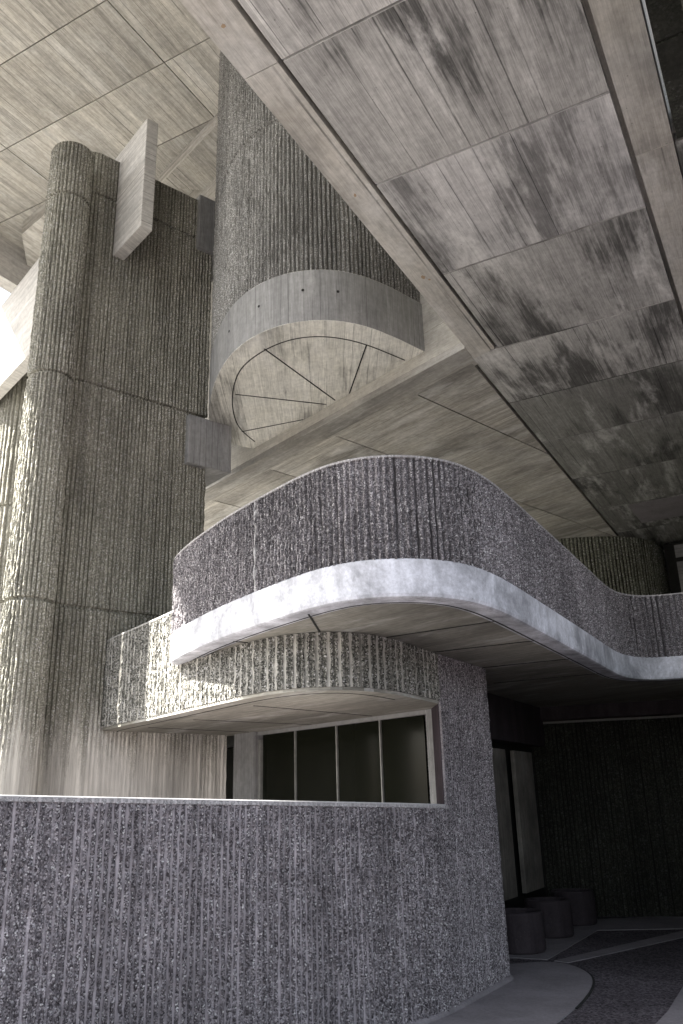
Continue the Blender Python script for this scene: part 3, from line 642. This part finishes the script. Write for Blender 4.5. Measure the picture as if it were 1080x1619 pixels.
# wedge panels: parallel grooves across the skewed strip, cut by the long groove x=gA1
g0 = (-2.68, 8.155)
def onc(x):
    t = (C0[0]-x)/CD[0]; return cl(t, wc)
def hitx(p, br, x=gA1):
    d = (math.sin(R(br)), math.cos(R(br))); t = (x-p[0])/d[0]; return (x, p[1]+d[1]*t)
q1, q2, q3, q4 = onc(-3.68), onc(-5.12), onc(-6.53), onc(-8.06)
h1 = hitx(q1, 17.5); h2 = hitx(q2, 18.0)
def far(p, br, y=17.5):
    d = (math.sin(R(br)), math.cos(R(br))); t = (y-p[1])/d[1]; return (p[0]+d[0]*t, y)
wedge = [[g0, q1, h1], [q1, q2, h2, h1], [q2, q3, far(q3, 18), (gA1, 17.5), h2], [q3, q4, far(q4, 18), far(q3, 18)], [q4, cl(8.1, wc), far(cl(8.1, wc), 18), far(q4, 18)]]
for poly in wedge: put_panel(poly, m_wedge, -21, ZC, ZC+.09, NG, slab)
# upright board marked wall rising from the skewed edge behind the turret, and over the straight edge
mb = MB(); mb.prism([cl(0, .02), cl(7.6, .02), cl(7.6, .4), cl(0, .4)], ZC+.001, ZH-.01)
tag(mb.build('board_marked_wall', m_face, autouv=0), 'board marked upright concrete wall directly behind the half round turret', 'wall')
mb = MB(); mb.prism([(-2.61, YS), (-2.3, YS), (-2.3, 7.9), (-2.61, 8.0)], 8.3, ZH-.01)
tag(mb.build('upper_side_wall', m_face, autouv=0), 'upper concrete wall standing on the left edge of the big slab', 'wall')

# dark slot at the upper right
mb = MB(); mb.box(-.115, .6, 1.4, 3.6, 6.308, 6.6); mb.box(-.115, .6, 3.625, 4.75, 6.308, 6.6); mb.box(-.115, .6, 4.775, 5.735, 6.308, 6.6)
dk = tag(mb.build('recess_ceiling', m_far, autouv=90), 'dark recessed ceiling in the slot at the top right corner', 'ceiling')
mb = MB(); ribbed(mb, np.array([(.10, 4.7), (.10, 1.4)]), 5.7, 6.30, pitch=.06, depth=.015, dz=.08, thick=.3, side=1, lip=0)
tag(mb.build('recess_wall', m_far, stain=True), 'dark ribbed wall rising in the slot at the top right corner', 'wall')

# ------------------------------------------------------------------ upper ceiling at left
uc = thing('upper_ceiling', 'high board marked concrete ceiling above the tower at upper left', 'ceiling')
mb = MB(); mb.prism([(-12.9, -3.8), (-2.7, -3.8), (-2.7, 16), (-12.9, 16)], ZH+.04, ZH+.9); mb.build('slab_body', m_face, uc, autouv=90)
xs = [-12.9, -10.6, -7.04, -2.7]; yy = [-3.8, -2.5, -1.25, 0, 1.25, 2.5, 3.8, 5.05, 6.3, 7.55, 8.85, 10.2, 11.6, 13.1, 16]
for i in range(3):
    for j in range(len(yy)-1):
        put_panel([(xs[i], yy[j]), (xs[i+1], yy[j]), (xs[i+1], yy[j+1]), (xs[i], yy[j+1])], m_upper, 90, ZH, ZH+.045, .010, uc)
mb = MB(); mb.prism([(-12.93, 5.2), (-12.6, 5.2), (-12.6, 16), (-12.93, 16)], 11.7, ZH-.002); mb.build('added_shade_beam', m_fin, uc, autouv=90)  # beam added to keep direct sun off the large fin
mb = MB(); mb.prism([(-6.98, 8.8), (-8.75, 9.42), (-6.2, 11.5), (-5.6, 8.4)], ZH-.25, ZH-.003); mb.build('dropped_panel', m_upper, uc, autouv=90)
mb = MB(); mb.prism([(-10.9, 8.83), (-11.9, 9.05), (-12.6, 9.8), (-12.2, 10.8), (-11.0, 10.0)], ZH-.3, ZH-.003); mb.build('dropped_panel', m_upper, uc, autouv=90)

# ------------------------------------------------------------------ far parts under and beyond the balcony
FW = spline([(-8.5, 15.0), (-6.5, 15.2), (-5.0, 15.35), (-3.9, 15.5), (-3.2, 15.75), (-2.7, 16.05), (-2.35, 16.4), (-2.15, 16.8), (-2.1, 17.2), (-2.1, 17.7)], 8)
mb = MB(); ribbed(mb, FW, 3.11, ZC-.003, pitch=.07, depth=.018, dz=.1, thick=.2, lip=0)
tag(mb.build('far_ribbed_wall', m_drum, stain=True), 'dark green grey ribbed wall with a curved corner far behind the balcony', 'wall')
fw = thing('far_window', 'dark framed window with two pale lights at the far right behind the balcony', 'window')
mb = MB(); mb.box(-2.0, 1.8, 17.0, 17.1, 3.11, 6.25); mb.build('frame', m_dark, fw)
for z0_, z1_ in ((5.25, 5.86), (5.95, 6.2), (3.9, 5.0)):
    mb = MB(); mb.box(-1.93+.13, -.6, 16.975, 16.99, z0_, z1_); mb.build('pane', m_tband, fw, autouv=0)
BW = spline([(-6, 12.6), (-4.6, 12.72), (-3.7, 12.85), (-3.0, 12.95), (-2.3, 13.1), (-1.6, 13.25), (-.8, 13.3), (.5, 13.3), (3, 13.3)], 8)
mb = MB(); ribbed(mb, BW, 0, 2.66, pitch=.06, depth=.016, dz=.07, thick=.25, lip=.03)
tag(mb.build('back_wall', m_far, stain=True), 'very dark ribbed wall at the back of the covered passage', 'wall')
mb = MB(); mb.ribbon(offset(BW, -.06), .3, 2.67, Z2+.004)
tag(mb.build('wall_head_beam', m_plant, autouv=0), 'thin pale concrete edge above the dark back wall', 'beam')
bay = thing('passage_window', 'recessed side window under the balcony with two pale panels below a lintel', 'window')
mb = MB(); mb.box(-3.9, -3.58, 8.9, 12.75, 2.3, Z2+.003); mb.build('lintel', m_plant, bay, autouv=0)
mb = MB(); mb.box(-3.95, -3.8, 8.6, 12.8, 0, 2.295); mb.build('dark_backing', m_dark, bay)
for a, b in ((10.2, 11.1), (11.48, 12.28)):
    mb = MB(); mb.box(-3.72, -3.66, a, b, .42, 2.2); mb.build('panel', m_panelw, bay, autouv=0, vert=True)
for i, (x, y, lab) in enumerate(((-3.28, 9.86, 'nearest of three round concrete planters along the passage window'), (-3.27, 11.02, 'middle one of three round concrete planters along the passage window'), (-3.24, 12.1, 'farthest of three round concrete planters along the passage window'))):
    t = thing('round_planter', lab, 'planter', group='round planters under the passage window'); t.location = (x, y, .008)
    n = 40; pro = [(0, 0), (.27, 0), (.285, .02), (.28, .38), (.27, .40), (.23, .40), (.22, .385), (.22, .33), (0, .33)]
    V = [(r_*math.cos(2*math.pi*j/n), r_*math.sin(2*math.pi*j/n), z) for r_, z in pro[1:-1] for j in range(n)]
    m = len(pro)-2; Fc = [(k*n+j, k*n+(j+1) % n, (k+1)*n+(j+1) % n, (k+1)*n+j) for k in range(m-1) for j in range(n)]+[tuple(range(n-1, -1, -1)), tuple((m-1)*n+j for j in range(n))]
    mb = MB(); mb.add(V, Fc); mb.build('pot', m_plant, t)
    rad = [.2+.015*random.random() for _ in range(24)]; V = [(rad[j]*math.cos(2*math.pi*j/24), rad[j]*math.sin(2*math.pi*j/24), .34) for j in range(24)]+[(0, 0, .37)]
    mb = MB(); mb.add(V, [(j, (j+1) % 24, 24) for j in range(24)]); mb.build('soil', m_soil, t)
# unseen wall added right of the passage to keep it dark
mb = MB(); mb.box(-.6, 2.0, 8.3, 18, 0, Z2-.01); mb.box(-.3, 2.0, 10.9, 18, Z2+.3, ZC); tag(mb.build('added_side_wall', m_far), 'dark side wall added out of view to shade the passage', 'wall')
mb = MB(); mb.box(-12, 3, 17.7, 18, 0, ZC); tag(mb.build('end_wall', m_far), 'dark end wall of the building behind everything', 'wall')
